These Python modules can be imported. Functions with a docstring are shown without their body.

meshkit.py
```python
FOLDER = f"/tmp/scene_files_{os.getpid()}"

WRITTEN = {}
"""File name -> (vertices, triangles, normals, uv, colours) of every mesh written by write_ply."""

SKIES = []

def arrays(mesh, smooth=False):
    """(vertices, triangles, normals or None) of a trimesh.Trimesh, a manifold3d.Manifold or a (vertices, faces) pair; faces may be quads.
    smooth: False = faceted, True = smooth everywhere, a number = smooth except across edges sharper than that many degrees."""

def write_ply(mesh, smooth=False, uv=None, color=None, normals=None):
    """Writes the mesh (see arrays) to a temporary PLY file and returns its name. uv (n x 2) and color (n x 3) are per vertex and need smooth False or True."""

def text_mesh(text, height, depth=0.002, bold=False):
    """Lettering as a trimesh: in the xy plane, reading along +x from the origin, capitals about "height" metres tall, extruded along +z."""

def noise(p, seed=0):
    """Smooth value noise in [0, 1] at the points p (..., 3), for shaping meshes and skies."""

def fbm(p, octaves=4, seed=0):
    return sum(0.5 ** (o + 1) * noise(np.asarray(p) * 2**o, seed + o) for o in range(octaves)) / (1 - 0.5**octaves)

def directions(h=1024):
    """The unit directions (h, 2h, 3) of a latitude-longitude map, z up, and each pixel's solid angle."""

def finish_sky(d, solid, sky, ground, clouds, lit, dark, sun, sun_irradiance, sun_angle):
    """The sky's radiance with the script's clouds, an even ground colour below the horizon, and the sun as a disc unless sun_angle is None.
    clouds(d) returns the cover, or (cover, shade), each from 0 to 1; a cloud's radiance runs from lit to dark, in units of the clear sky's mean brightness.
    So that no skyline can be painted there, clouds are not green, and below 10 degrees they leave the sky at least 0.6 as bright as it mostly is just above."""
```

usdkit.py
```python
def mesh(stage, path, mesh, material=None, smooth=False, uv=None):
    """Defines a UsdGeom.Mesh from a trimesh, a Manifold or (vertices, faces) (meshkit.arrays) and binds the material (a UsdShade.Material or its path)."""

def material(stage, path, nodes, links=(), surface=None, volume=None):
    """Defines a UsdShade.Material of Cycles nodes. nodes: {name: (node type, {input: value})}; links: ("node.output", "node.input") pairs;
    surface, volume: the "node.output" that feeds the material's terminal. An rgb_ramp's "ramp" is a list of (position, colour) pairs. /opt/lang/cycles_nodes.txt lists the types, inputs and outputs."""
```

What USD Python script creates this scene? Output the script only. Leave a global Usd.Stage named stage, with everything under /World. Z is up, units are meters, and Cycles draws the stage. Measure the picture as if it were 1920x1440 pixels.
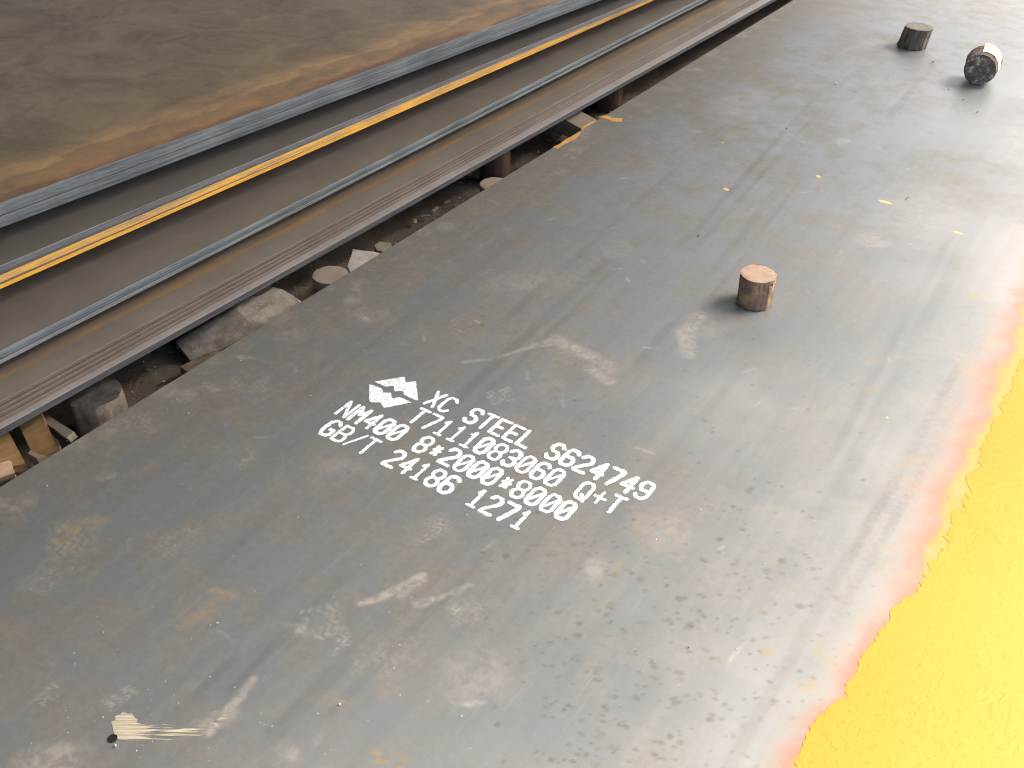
import math, random
import numpy as np, trimesh, shapely, usdkit
from shapely.geometry import Polygon, LineString, Point
from shapely import affinity
from meshkit import noise, fbm
from pxr import Usd, UsdGeom, UsdLux, UsdShade, Gf, Sdf, Vt

stage = Usd.Stage.CreateInMemory()
UsdGeom.SetStageUpAxis(stage, UsdGeom.Tokens.z)
UsdGeom.SetStageMetersPerUnit(stage, 1.0)
UsdGeom.Xform.Define(stage, '/World'); UsdGeom.Scope.Define(stage, '/World/Looks')
RNG = np.random.default_rng(7); random.seed(7)
T = Sdf.ValueTypeNames
G = 0.13            # height of the marked plate's top face above the ground

# ------------------------------------------------------------------ camera
RW = np.array([[0.8282296950350305, 0.5600233235403113, 0.02023485489929719], [0.3468781632213093, -0.4839766855318681, -0.8033941173170553], [-0.4401262456865557, 0.6724138940788655, -0.5951037244928363]])
CP = np.array([1.284281932589023, -1.449401803162945, 1.4177799528964627 + G])
cam = UsdGeom.Camera.Define(stage, '/World/Camera')
M4 = np.eye(4); M4[0, :3] = RW[0]; M4[1, :3] = -RW[1]; M4[2, :3] = -RW[2]; M4[3, :3] = CP
cam.AddTransformOp().Set(Gf.Matrix4d(*M4.ravel().tolist()))
cam.CreateHorizontalApertureAttr(36.0); cam.CreateVerticalApertureAttr(27.0); cam.CreateFocalLengthAttr(35.625)
cam.CreateClippingRangeAttr(Gf.Vec2f(0.05, 500))
cam.CreateExposureAttr(2.01)

def at(px, py, z=0.0):
    """point on the level z (relative to the marked plate's top) that the photograph shows at a pixel; absolute coordinates"""
    d = RW.T @ np.array([px - 960, py - 720, 1900.0]); t = (z + G - CP[2]) / d[2]
    return CP + t * d

# ------------------------------------------------------------------ light: soft day from beyond the edge of the added roof
SUN_AZ, SUN_EL = math.radians(66), math.radians(48)
sd = np.array([math.cos(SUN_EL) * math.cos(SUN_AZ), math.cos(SUN_EL) * math.sin(SUN_AZ), math.sin(SUN_EL)])
sky = usdkit.material(stage, '/World/Looks/sky', {
    's': ('sky_texture', {'sky_type': 'single_scattering', 'sun_disc': False, 'sun_elevation': SUN_EL, 'sun_rotation': math.atan2(sd[0], sd[1]), 'aerosol_density': 7.0}),
    'b': ('background_shader', {'strength': 0.085})}, [('s.color', 'b.color')], surface='b.background')
dome = UsdLux.DomeLight.Define(stage, '/World/sky')
UsdShade.MaterialBindingAPI.Apply(dome.GetPrim()).Bind(sky)
dome.GetPrim().SetCustomDataByKey('kind', 'structure')
sun = UsdLux.DistantLight.Define(stage, '/World/sun')
sun.CreateNormalizeAttr(True); sun.CreateIntensityAttr(0.44); sun.CreateAngleAttr(38.0); sun.CreateColorAttr(Gf.Vec3f(1.0, 0.965, 0.915))
zx = sd; xx = np.cross([0, 0, 1.0], zx); xx /= np.linalg.norm(xx); yx = np.cross(zx, xx)
L4 = np.eye(4); L4[0, :3] = xx; L4[1, :3] = yx; L4[2, :3] = zx
sun.AddTransformOp().Set(Gf.Matrix4d(*L4.ravel().tolist()))

# ------------------------------------------------------------------ helpers
used = {}
def path_for(name, parent):
    base = (parent or '/World') + '/' + name
    n = used.get(base, 0); used[base] = n + 1
    return base if n == 0 else f'{base}_{n:03d}'
def obj(name, mesh, m, parent=None, smooth=False):
    p = path_for(name, str(parent.GetPath()) if parent is not None and not isinstance(parent, str) else parent)
    return usdkit.mesh(stage, p, mesh, m, smooth=smooth).GetPrim()
def tag(o, label=None, cat=None, group=None, kind=None):
    for k, v in (('label', label), ('category', cat), ('group', group), ('kind', kind)):
        if v: o.SetCustomDataByKey(k, v)
    return o
def thing(name, label, cat, loc=(0, 0, 0), rotz=0, group=None, R=None):
    x = UsdGeom.Xform.Define(stage, path_for(name, None))
    if R is None:
        x.AddTranslateOp().Set(Gf.Vec3d(*map(float, loc))); x.AddRotateZOp().Set(math.degrees(rotz))
    else:
        m = np.eye(4); m[:3, :3] = np.asarray(R).T; m[3, :3] = loc
        x.AddTransformOp().Set(Gf.Matrix4d(*m.ravel().tolist()))
    return tag(x.GetPrim(), label, cat, group)
def mat(name, nodes, links, surface='p.BSDF'):
    return usdkit.material(stage, '/World/Looks/' + name, nodes, links, surface=surface)
def put_primvar(prim, name, arr):
    arr = np.asarray(arr, np.float32)
    UsdGeom.PrimvarsAPI(prim).CreatePrimvar(name, T.Color3fArray, 'vertex').Set(Vt.Vec3fArray.FromNumpy(arr))
def sm(x, a, b):
    t = np.clip((x - a) / (b - a), 0, 1); return t * t * (3 - 2 * t)

# ------------------------------------------------------------------ materials
def simple(name, c1, c2, scale=20, rough=0.7, bump=0.3, bscale=None, dist=0.002, stretch=(1, 1, 1), spec=0.4, space='object', detail=6, lo=.3, hi=.7):
    nodes = {'g': ('texture_coordinate', {}), 'm': ('mapping', {'scale': stretch}), 'n': ('noise_texture', {'scale': scale, 'detail': detail, 'roughness': 0.65}),
             'r': ('rgb_ramp', {'ramp': [(lo, c1), (hi, c2)]}), 'n2': ('noise_texture', {'scale': bscale or scale * 3, 'detail': 5, 'roughness': 0.7}),
             'b': ('bump', {'strength': bump, 'distance': dist}), 'p': ('principled_bsdf', {'roughness': rough, 'specular_ior_level': spec})}
    return mat(name, nodes, [('g.object', 'm.vector'), ('m.vector', 'n.vector'), ('m.vector', 'n2.vector'), ('n.fac', 'r.fac'), ('r.color', 'p.base_color'), ('n2.fac', 'b.height'), ('b.normal', 'p.normal')])

M = {}
M['ground'] = simple('ground', (.085, .066, .046), (.17, .135, .098), 7, .95, .8, 70, .006)
M['roof'] = simple('roof', (.46, .43, .38), (.58, .55, .5), 3, .6, .1)  # kept pale so the added roof bounces light onto the stack
M['shade_roof_post'] = simple('shade_roof_post', (.12, .08, .06), (.2, .15, .11), 8, .6, .2)
M['white_paint'] = simple('white_paint', (.34, .35, .34), (.78, .83, .845), 130, .65, .25, 400, .0006, lo=.30, hi=.46)
M['cut_pink'] = simple('cut_pink', (.32, .22, .15), (.46, .335, .24), 40, .85, .5, 160, .0015)
M['cut_grey'] = simple('cut_grey', (.14, .125, .105), (.27, .245, .205), 40, .9, .6, 160, .002)
M['cut_dark'] = simple('cut_dark', (.035, .03, .026), (.12, .105, .085), 45, .85, .6, 120, .002)
M['cut_dust'] = simple('cut_dust', (.26, .21, .16), (.34, .28, .21), 30, .95, .3, 160, .001)
M['bark_grey'] = simple('bark_grey', (.06, .05, .04), (.24, .21, .165), 40, .95, .8, 110, .004, (1, 1, .3))
M['bark_dusty'] = simple('bark_dusty', (.11, .085, .06), (.27, .215, .16), 30, .95, .8, 110, .004, (1, 1, .3))
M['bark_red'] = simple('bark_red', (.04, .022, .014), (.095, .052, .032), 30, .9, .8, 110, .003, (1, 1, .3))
M['wood_orange'] = simple('wood_orange', (.18, .10, .045), (.42, .25, .108), 22, .8, .5, 90, .002, (1, .15, 1))
M['wood_light'] = simple('wood_light', (.34, .19, .11), (.75, .52, .36), 70, .8, .5, 120, .002, (.12, 1, 1.5))
M['wood_grey'] = simple('wood_grey', (.14, .115, .09), (.34, .285, .22), 40, .9, .7, 120, .002, (.15, 1, 1))
M['stone_grey'] = simple('stone_grey', (.22, .19, .145), (.43, .375, .295), 22, .95, .8, 60, .004)
M['stone_white'] = simple('stone_white', (.36, .33, .285), (.60, .57, .51), 28, .9, .5, 60, .003)
M['cream'] = simple('cream', (.5, .45, .33), (.86, .80, .62), 30, .7, .4, 90, .002, lo=.3, hi=.48)
M['black'] = simple('black', (.006, .006, .006), (.014, .013, .012), 60, .55, .3)
M['crumb'] = simple('crumb', (.02, .018, .016), (.05, .045, .04), 60, .8, .3)
M['grit'] = simple('grit', (.5, .48, .44), (.9, .88, .84), 300, .6, .1)
M['fleck'] = simple('fleck', (.52, .36, .13), (.66, .48, .2), 60, .7, .2)
M['ochre'] = simple('ochre', (.50, .25, .06), (.72, .42, .13), 50, .75, .3)

# bark with pale patches for the first log
def bark_patchy(name, dark, mid, pale, ochre, scale=26):
    nodes = {'g': ('texture_coordinate', {}), 'm': ('mapping', {'scale': (1, 1, .45)}),
             'n': ('noise_texture', {'scale': scale, 'detail': 7, 'roughness': .7, 'distortion': .6}), 'n2': ('noise_texture', {'scale': scale * .8, 'detail': 4, 'w': 3.0}), 'mm': ('mapping', {'location': (4, 7, 2)}),
             'r': ('rgb_ramp', {'ramp': [(.32, dark), (.5, mid), (.62, mid), (.72, pale)]}), 'r2': ('rgb_ramp', {'ramp': [(.52, (0, 0, 0)), (.62, (1, 1, 1))]}),
             'x': ('mix_color', {'b': ochre}), 'n3': ('noise_texture', {'scale': scale * 4, 'detail': 6}), 'b': ('bump', {'strength': .9, 'distance': .004}), 'p': ('principled_bsdf', {'roughness': .9})}
    return mat(name, nodes, [('g.object', 'm.vector'), ('m.vector', 'n.vector'), ('g.object', 'mm.vector'), ('mm.vector', 'n2.vector'), ('n.fac', 'r.fac'), ('n2.fac', 'r2.fac'), ('r.color', 'x.a'), ('r2.color', 'x.fac'), ('x.result', 'p.base_color'), ('m.vector', 'n3.vector'), ('n3.fac', 'b.height'), ('b.normal', 'p.normal')])
M['bark_patchy'] = bark_patchy('bark_patchy', (.065, .04, .03), (.21, .14, .10), (.42, .33, .26), (.36, .23, .115))
M['cream_bark'] = bark_patchy('cream_bark', (.10, .08, .06), (.80, .74, .56), (.9, .85, .68), (.78, .7, .5), 30)
M['dark_bark'] = bark_patchy('dark_bark', (.04, .03, .025), (.12, .095, .075), (.42, .38, .30), (.16, .13, .1), 34)
M['speckled_end'] = mat('speckled_end', {'g': ('texture_coordinate', {}), 'n': ('noise_texture', {'scale': 42, 'detail': 8, 'roughness': .75}), 'r': ('rgb_ramp', {'ramp': [(.36, (.075, .058, .046)), (.50, (.17, .138, .108)), (.56, (.26, .22, .175)), (.60, (.58, .53, .44))]}),
    'b': ('bump', {'strength': .8, 'distance': .003}), 'p': ('principled_bsdf', {'roughness': .9})}, [('g.object', 'n.vector'), ('n.fac', 'r.fac'), ('r.color', 'p.base_color'), ('n.fac', 'b.height'), ('b.normal', 'p.normal')])

# the marked plate: mill scale, dust, roller streaks, scuffs, overspray (channels of 'marks' and 'spray')
def marked_material():
    n = {'g': ('texture_coordinate', {}),
         'n1': ('noise_texture', {'scale': 2.6, 'detail': 9, 'roughness': .62, 'distortion': .5}),
         'n2': ('noise_texture', {'scale': 11, 'detail': 6, 'roughness': .56, 'distortion': .4}),
         'n3': ('noise_texture', {'scale': 70, 'detail': 6, 'roughness': .7}),
         'n6': ('noise_texture', {'scale': 42, 'detail': 5, 'roughness': .66, 'distortion': .5}), 'mh': ('mapping', {'scale': (330, 5, 1), 'rotation': (0, 0, .03)}), 'n7': ('noise_texture', {'scale': 1.0, 'detail': 2}), 'q1': ('map_range', {'from_min': .64, 'from_max': .74, 'to_min': 0, 'to_max': .38, 'clamp': True}), 'q2': ('map_range', {'from_min': .45, 'from_max': .62, 'clamp': True}), 'q3': ('math', {'math_type': 'multiply'}), 'x8': ('mix_color', {'b': (.30, .285, .255)}),
         'n5': ('noise_texture', {'scale': 17, 'detail': 5, 'roughness': .66, 'distortion': .8}), 'w1': ('map_range', {'from_min': .53, 'from_max': .68, 'to_min': 0, 'to_max': .6, 'clamp': True}), 'w2': ('map_range', {'from_min': .12, 'from_max': .6, 'to_min': .12, 'to_max': 1, 'clamp': True}), 'w3': ('math', {'math_type': 'multiply'}), 'x7': ('mix_color', {'b': (.25, .215, .165)}),
         'ms': ('mapping', {'scale': (30, 1.3, 1)}), 'n4': ('noise_texture', {'scale': 1.0, 'detail': 5, 'roughness': .6}),
         'a': ('attribute', {'attribute': 'marks'}), 's': ('separate_color', {}), 'a2': ('attribute', {'attribute': 'spray'}), 's2': ('separate_color', {}),
         'steel': ('rgb_ramp', {'ramp': [(.30, (.141, .153, .159)), (.70, (.161, .175, .179))]}),
         'dustc': ('rgb_ramp', {'ramp': [(.3, (.142, .130, .103)), (.7, (.198, .184, .150))]}),
         # dust amount = marks.r + (n2-.5)*.9 + (n1-.5)*.9
         'd1': ('math', {'math_type': 'multiply_add', 'value2': 1.9, 'value3': -.95}), 'd2': ('math', {'math_type': 'multiply_add', 'value2': 1.9}), 'd3': ('math', {'math_type': 'add'}),
         'd4': ('math', {'math_type': 'subtract', 'value2': .95}), 'dc': ('clamp', {'min': 0, 'max': .85}),
         'x1': ('mix_color', {}),
         # streaks darken
         'st': ('map_range', {'from_min': .3, 'from_max': .7, 'to_min': .94, 'to_max': 1.05}), 'sk': ('math', {'math_type': 'multiply_add', 'value2': -.56, 'value3': 1.0}), 'sm': ('math', {'math_type': 'multiply'}),
         'sv': ('combine_color', {}), 'x2': ('mix_color', {'blend_type': 'multiply', 'fac': 1.0}),
         # scuffs lighten, broken by fine noise
         'f1': ('map_range', {'from_min': .41, 'from_max': .60, 'to_min': .2, 'to_max': .9, 'clamp': True}), 'f2': ('math', {'math_type': 'multiply', 'use_clamp': True}), 'x3': ('mix_color', {'b': (.39, .36, .305)}),
         # orange overspray: s2.r soft haze, broken by noise
         'o1': ('math', {'math_type': 'multiply_add', 'value2': 1.3, 'value3': -.65}), 'o2': ('math', {'math_type': 'add'}), 'o3': ('map_range', {'from_min': .10, 'from_max': .72, 'to_min': 0, 'to_max': .95, 'clamp': True}), 'om': ('math', {'math_type': 'multiply', 'use_clamp': True}), 'og': ('map_range', {'from_min': .04, 'from_max': .45, 'clamp': True}),
         'oc': ('rgb_ramp', {'ramp': [(.10, (.29, .262, .22)), (.32, (.315, .248, .19)), (.58, (.315, .175, .125)), (.78, (.38, .150, .085)), (.92, (.46, .19, .04)), (1, (.56, .228, .012))]}), 'x4': ('mix_color', {}),
         # rust and yellow smears: s2.g
         'y1': ('math', {'math_type': 'multiply', 'use_clamp': True}), 'x5': ('mix_color', {'b': (.30, .225, .115)}),
         # pale dust haze that also paints in brighter daylight toward the right: s2.b
         'x6': ('mix_color', {'b': (.316, .320, .308)}),
         'h1': ('math', {'math_type': 'multiply_add', 'value2': .35}), 'b': ('bump', {'strength': .22, 'distance': .0012}),
         'ro': ('map_range', {'from_min': 0, 'from_max': .9, 'to_min': .40, 'to_max': .68, 'clamp': True}),
         'p': ('principled_bsdf', {'specular_ior_level': .5})}
    l = [('g.object', 'n1.vector'), ('g.object', 'n2.vector'), ('g.object', 'n3.vector'), ('g.object', 'ms.vector'), ('ms.vector', 'n4.vector'), ('g.object', 'n5.vector'), ('n5.fac', 'w1.value'), ('s.r', 'w2.value'), ('w1.result', 'w3.value1'), ('w2.result', 'w3.value2'), ('w3.value', 'x7.fac'), ('x6.result', 'x7.a'),
         ('a.color', 's.color'), ('a2.color', 's2.color'), ('n3.fac', 'steel.fac'), ('n3.fac', 'dustc.fac'),
         ('n2.fac', 'd1.value1'), ('n1.fac', 'd2.value1'), ('d1.value', 'd2.value3'), ('d2.value', 'd3.value1'), ('s.r', 'd3.value2'), ('d3.value', 'd4.value1'), ('d4.value', 'dc.value'),
         ('dc.result', 'x1.fac'), ('steel.color', 'x1.a'), ('dustc.color', 'x1.b'),
         ('n4.fac', 'st.value'), ('s.g', 'sk.value1'), ('st.result', 'sm.value1'), ('sk.value', 'sm.value2'), ('sm.value', 'sv.r'), ('sm.value', 'sv.g'), ('sm.value', 'sv.b'),
         ('x1.result', 'x6.a'), ('s2.b', 'x6.fac'), ('x8.result', 'x2.a'), ('sv.color', 'x2.b'),
         ('g.object', 'n6.vector'), ('g.object', 'mh.vector'), ('mh.vector', 'n7.vector'), ('n7.fac', 'q1.value'), ('n1.fac', 'q2.value'), ('q1.result', 'q3.value1'), ('q2.result', 'q3.value2'), ('q3.value', 'x8.fac'), ('x7.result', 'x8.a'), ('n6.fac', 'f1.value'), ('s.b', 'f2.value1'), ('f1.result', 'f2.value2'), ('f2.value', 'x3.fac'), ('x2.result', 'x3.a'),
         ('n3.fac', 'o1.value1'), ('o1.value', 'o2.value1'), ('s2.r', 'o2.value2'), ('o2.value', 'o3.value'), ('o3.result', 'om.value1'), ('s2.r', 'og.value'), ('og.result', 'om.value2'), ('s2.r', 'oc.fac'), ('om.value', 'x4.fac'), ('x3.result', 'x4.a'), ('oc.color', 'x4.b'),
         ('s2.g', 'y1.value1'), ('f1.result', 'y1.value2'), ('y1.value', 'x5.fac'), ('x4.result', 'x5.a'), ('x5.result', 'p.base_color'),
         ('n3.fac', 'h1.value1'), ('n2.fac', 'h1.value3'), ('h1.value', 'b.height'), ('b.normal', 'p.normal'), ('dc.result', 'ro.value'), ('ro.result', 'p.roughness')]
    return mat('marked_steel', n, l)

# plates of the stack: object space, x = 0 at the visible edge (inside is negative), z up
def stack_material(name, top1, top2, edge1, edge2, band=None, wob=.06, arris_glint=(.27, .30, .315), rough=.55, spec=.45):  # chamfer colour: bare steel, lightened to paint in the edge highlight
    """band: [(metres inside the edge, colour, amount)] from far inside to the edge, laid over the top face"""
    n = {'g': ('texture_coordinate', {}), 'sx': ('separate_xyz', {}), 'ge': ('geometry', {}), 'sn': ('separate_xyz', {}),
         'n1': ('noise_texture', {'scale': 5, 'detail': 9, 'roughness': .66, 'distortion': .8}), 'n2': ('noise_texture', {'scale': 45, 'detail': 6, 'roughness': .7}),
         'ml': ('mapping', {'scale': (10, 2.2, 36)}), 'n3': ('noise_texture', {'scale': 3, 'detail': 6, 'roughness': .65}),
         'tm': ('math', {'math_type': 'multiply_add', 'value2': .3}), 't': ('rgb_ramp', {'ramp': [(.50, top1), (.80, top2)]}), 'e': ('rgb_ramp', {'ramp': [(.36, edge1), (.60, edge2)]}),
         'nz': ('map_range', {'from_min': .35, 'from_max': .85, 'clamp': True}), 'x': ('mix_color', {}), 'ar': ('rgb_ramp', {'ramp': [(.42, (0, 0, 0)), (.55, (1, 1, 1)), (.82, (1, 1, 1)), (.93, (0, 0, 0))]}), 'am': ('math', {'math_type': 'multiply'}), 'aw': ('map_range', {'from_min': .35, 'from_max': .6, 'to_min': .25, 'to_max': 1, 'clamp': True}), 'xa': ('mix_color', {'b': arris_glint}), 'b': ('bump', {'strength': .25, 'distance': .0015}), 'p': ('principled_bsdf', {'roughness': rough, 'specular_ior_level': spec})}
    l = [('g.object', 'n1.vector'), ('g.object', 'n2.vector'), ('g.object', 'ml.vector'), ('ml.vector', 'n3.vector'), ('g.object', 'sx.vector'), ('ge.true_normal', 'sn.vector'),
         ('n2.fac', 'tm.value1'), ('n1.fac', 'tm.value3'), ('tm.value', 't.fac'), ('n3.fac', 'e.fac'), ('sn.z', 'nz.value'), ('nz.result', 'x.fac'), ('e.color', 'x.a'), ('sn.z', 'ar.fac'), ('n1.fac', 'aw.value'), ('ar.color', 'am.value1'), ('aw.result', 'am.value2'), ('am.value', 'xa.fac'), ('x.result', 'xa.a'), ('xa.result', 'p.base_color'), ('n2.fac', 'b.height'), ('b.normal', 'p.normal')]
    if band:
        w = band[0][0]
        n |= {'wb': ('math', {'math_type': 'multiply_add', 'value2': wob * 2}), 'mb': ('mapping', {'scale': (2, .8, 1), 'location': (3, 5, 1)}), 'nb': ('noise_texture', {'scale': 6, 'detail': 9, 'roughness': .66}),
              'sh': ('math', {'math_type': 'add', 'value2': -wob}), 'mr': ('map_range', {'from_min': w, 'from_max': 0, 'clamp': True}),
              'rc': ('rgb_ramp', {'ramp': [(1 - b[0] / w, b[1]) for b in band]}), 'ra': ('rgb_ramp', {'ramp': [(1 - b[0] / w, (b[2],) * 3) for b in band]}), 'xb': ('mix_color', {}), 'bm': ('map_range', {'from_min': .36, 'from_max': .58, 'to_min': .35, 'to_max': 1, 'clamp': True}), 'bq': ('math', {'math_type': 'multiply', 'use_clamp': True})}
        l += [('g.object', 'mb.vector'), ('mb.vector', 'nb.vector'), ('nb.fac', 'wb.value1'), ('sx.x', 'wb.value3'), ('wb.value', 'sh.value1'), ('sh.value', 'mr.value'), ('mr.result', 'rc.fac'), ('mr.result', 'ra.fac'), ('n1.fac', 'bm.value'), ('ra.color', 'bq.value1'), ('bm.result', 'bq.value2'), ('bq.value', 'xb.fac'), ('t.color', 'xb.a'), ('rc.color', 'xb.b'), ('xb.result', 'x.b')]
    else:
        l += [('t.color', 'x.b')]
    return mat(name, n, l)
BR1, BR2 = (.185, .142, .076), (.33, .262, .148)
DK1, DK2 = (.185, .168, .142), (.225, .205, .175)
ED1, ED2 = (.085, .10, .112), (.18, .205, .218)  # edge steel, with the bluish skylight on these faces put into the colour
M['top_a'] = stack_material('stack_top_a', BR1, BR2, ED1, (.20, .225, .235), [(-.34, BR2, 0), (-.2, (.46, .30, .15), .25), (-.13, (.62, .36, .15), .9), (-.10, (.40, .235, .10), .7), (-.05, (.52, .27, .11), .85), (-.02, (.36, .17, .075), .9), (-.008, (.25, .10, .055), .9), (0, (.25, .10, .055), .9)], .13)
M['edge_grey'] = stack_material('edge_grey', DK1, DK2, ED1, ED2)
M['edge_dark'] = stack_material('edge_dark', DK1, DK2, (.06, .072, .082), (.15, .172, .188))
M['top_b'] = stack_material('stack_top_b', DK1, DK2, (.10, .102, .105), (.17, .172, .176), arris_glint=(.6, .62, .63))
M['edge_yellow'] = stack_material('edge_yellow', DK1, DK2, (.60, .29, .035), (.84, .44, .055), arris_glint=(.75, .45, .10))
M['edge_yellow_pale'] = stack_material('edge_yellow_pale', DK1, DK2, (.36, .26, .15), (.80, .43, .075), arris_glint=(.5, .36, .2))
M['top_c'] = stack_material('stack_top_c', DK1, DK2, ED1, ED2)
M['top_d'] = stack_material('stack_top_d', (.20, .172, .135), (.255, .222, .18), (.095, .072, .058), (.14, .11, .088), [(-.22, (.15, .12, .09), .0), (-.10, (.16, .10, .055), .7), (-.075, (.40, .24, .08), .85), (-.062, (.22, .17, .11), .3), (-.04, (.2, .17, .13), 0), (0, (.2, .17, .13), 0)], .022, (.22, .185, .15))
M['edge_brown'] = stack_material('edge_brown', (.14, .11, .088), (.18, .145, .115), (.095, .072, .058), (.145, .113, .09), arris_glint=(.22, .18, .14))
M['edge_pale'] = stack_material('edge_pale', (.30, .27, .25), (.37, .335, .315), (.04, .04, .041), (.075, .075, .077), arris_glint=(.3, .28, .27))

# the yellow paint
M['yellow'] = mat('yellow_paint', {'g': ('texture_coordinate', {}), 'm': ('mapping', {'rotation': (0, 0, .35), 'scale': (150, 66, 1)}), 'n': ('noise_texture', {'scale': 1.0, 'detail': 3, 'roughness': .5, 'distortion': .8}),
    'n2': ('noise_texture', {'scale': 3.2, 'detail': 3}), 'ad0': ('math', {'math_type': 'multiply_add', 'value2': .26}), 'sx': ('separate_xyz', {}), 'up': ('map_range', {'from_min': -.15, 'from_max': .5, 'to_min': 0, 'to_max': .3, 'clamp': True}), 'ad': ('math', {'math_type': 'add'}), 'r': ('rgb_ramp', {'ramp': [(.44, (.44, .235, .026)), (.53, (.55, .258, .026)), (.70, (.62, .285, .036)), (.95, (.60, .240, .022))]}),
    'pit': ('rgb_ramp', {'ramp': [(.45, (0, 0, 0)), (.57, (1, 1, 1))]}), 'b': ('bump', {'strength': .2, 'distance': .0008}), 'p': ('principled_bsdf', {'roughness': .5, 'specular_ior_level': .14})},
    [('g.object', 'm.vector'), ('m.vector', 'n.vector'), ('g.object', 'n2.vector'), ('n2.fac', 'ad0.value1'), ('n.fac', 'ad0.value3'), ('g.object', 'sx.vector'), ('sx.y', 'up.value'), ('ad0.value', 'ad.value1'), ('up.result', 'ad.value2'), ('ad.value', 'r.fac'), ('r.color', 'p.base_color'), ('ad.value', 'pit.fac'), ('pit.color', 'b.height'), ('b.normal', 'p.normal')])
# thin brushed smear: transparent where the bristles left nothing; object x runs along the stroke
M['smear'] = mat('smear', {'g': ('texture_coordinate', {}), 'm': ('mapping', {'scale': (14, 260, 1)}), 'n': ('noise_texture', {'scale': 1, 'detail': 6, 'roughness': .7}), 'sx': ('separate_xyz', {}),
    'k': ('map_range', {'from_min': .028, 'from_max': .060, 'to_min': .13, 'to_max': -.015, 'clamp': True}), 'ad': ('math', {'math_type': 'add'}), 'c': ('map_range', {'from_min': .49, 'from_max': .60, 'clamp': True}),
    'cn': ('rgb_ramp', {'ramp': [(.35, (.30, .255, .175)), (.62, (.56, .50, .37))]}), 'p': ('principled_bsdf', {'roughness': .8}), 't': ('transparent_bsdf', {}), 'x': ('mix_closure', {})},
    [('g.object', 'm.vector'), ('m.vector', 'n.vector'), ('g.object', 'sx.vector'), ('sx.x', 'k.value'), ('k.result', 'ad.value1'), ('n.fac', 'ad.value2'), ('n.fac', 'cn.fac'), ('cn.color', 'p.base_color'), ('ad.value', 'c.value'), ('c.result', 'x.fac'), ('t.BSDF', 'x.closure1'), ('p.BSDF', 'x.closure2')], surface='x.closure')

# ------------------------------------------------------------------ ground, and an unseen roof added to shade the left side
gx = np.r_[np.linspace(-30, -1.4, 12), np.linspace(-1.3, 0.1, 60), np.linspace(.4, 30, 12)]; gy = np.r_[np.linspace(-30, -1.4, 12), np.linspace(-1.2, 3.2, 160), np.linspace(3.6, 40, 14)]
GX, GY = np.meshgrid(gx, gy); near = (np.abs(GX) < 3) & (np.abs(GY) < 5)
GZ = np.where(near, (fbm(np.stack([GX * 7, GY * 7, 0 * GX], -1), 4, 3) - .5) * .05 + (fbm(np.stack([GX * 40, GY * 40, 0 * GX], -1), 2, 5) - .5) * .012, 0) - .004
idx = np.arange(GX.size).reshape(GX.shape)
quads = np.stack([idx[:-1, :-1], idx[:-1, 1:], idx[1:, 1:], idx[1:, :-1]], -1).reshape(-1, 4)
tag(obj('ground', (np.stack([GX, GY, GZ], -1).reshape(-1, 3), quads), M['ground'], smooth=True), kind='structure')

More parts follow.
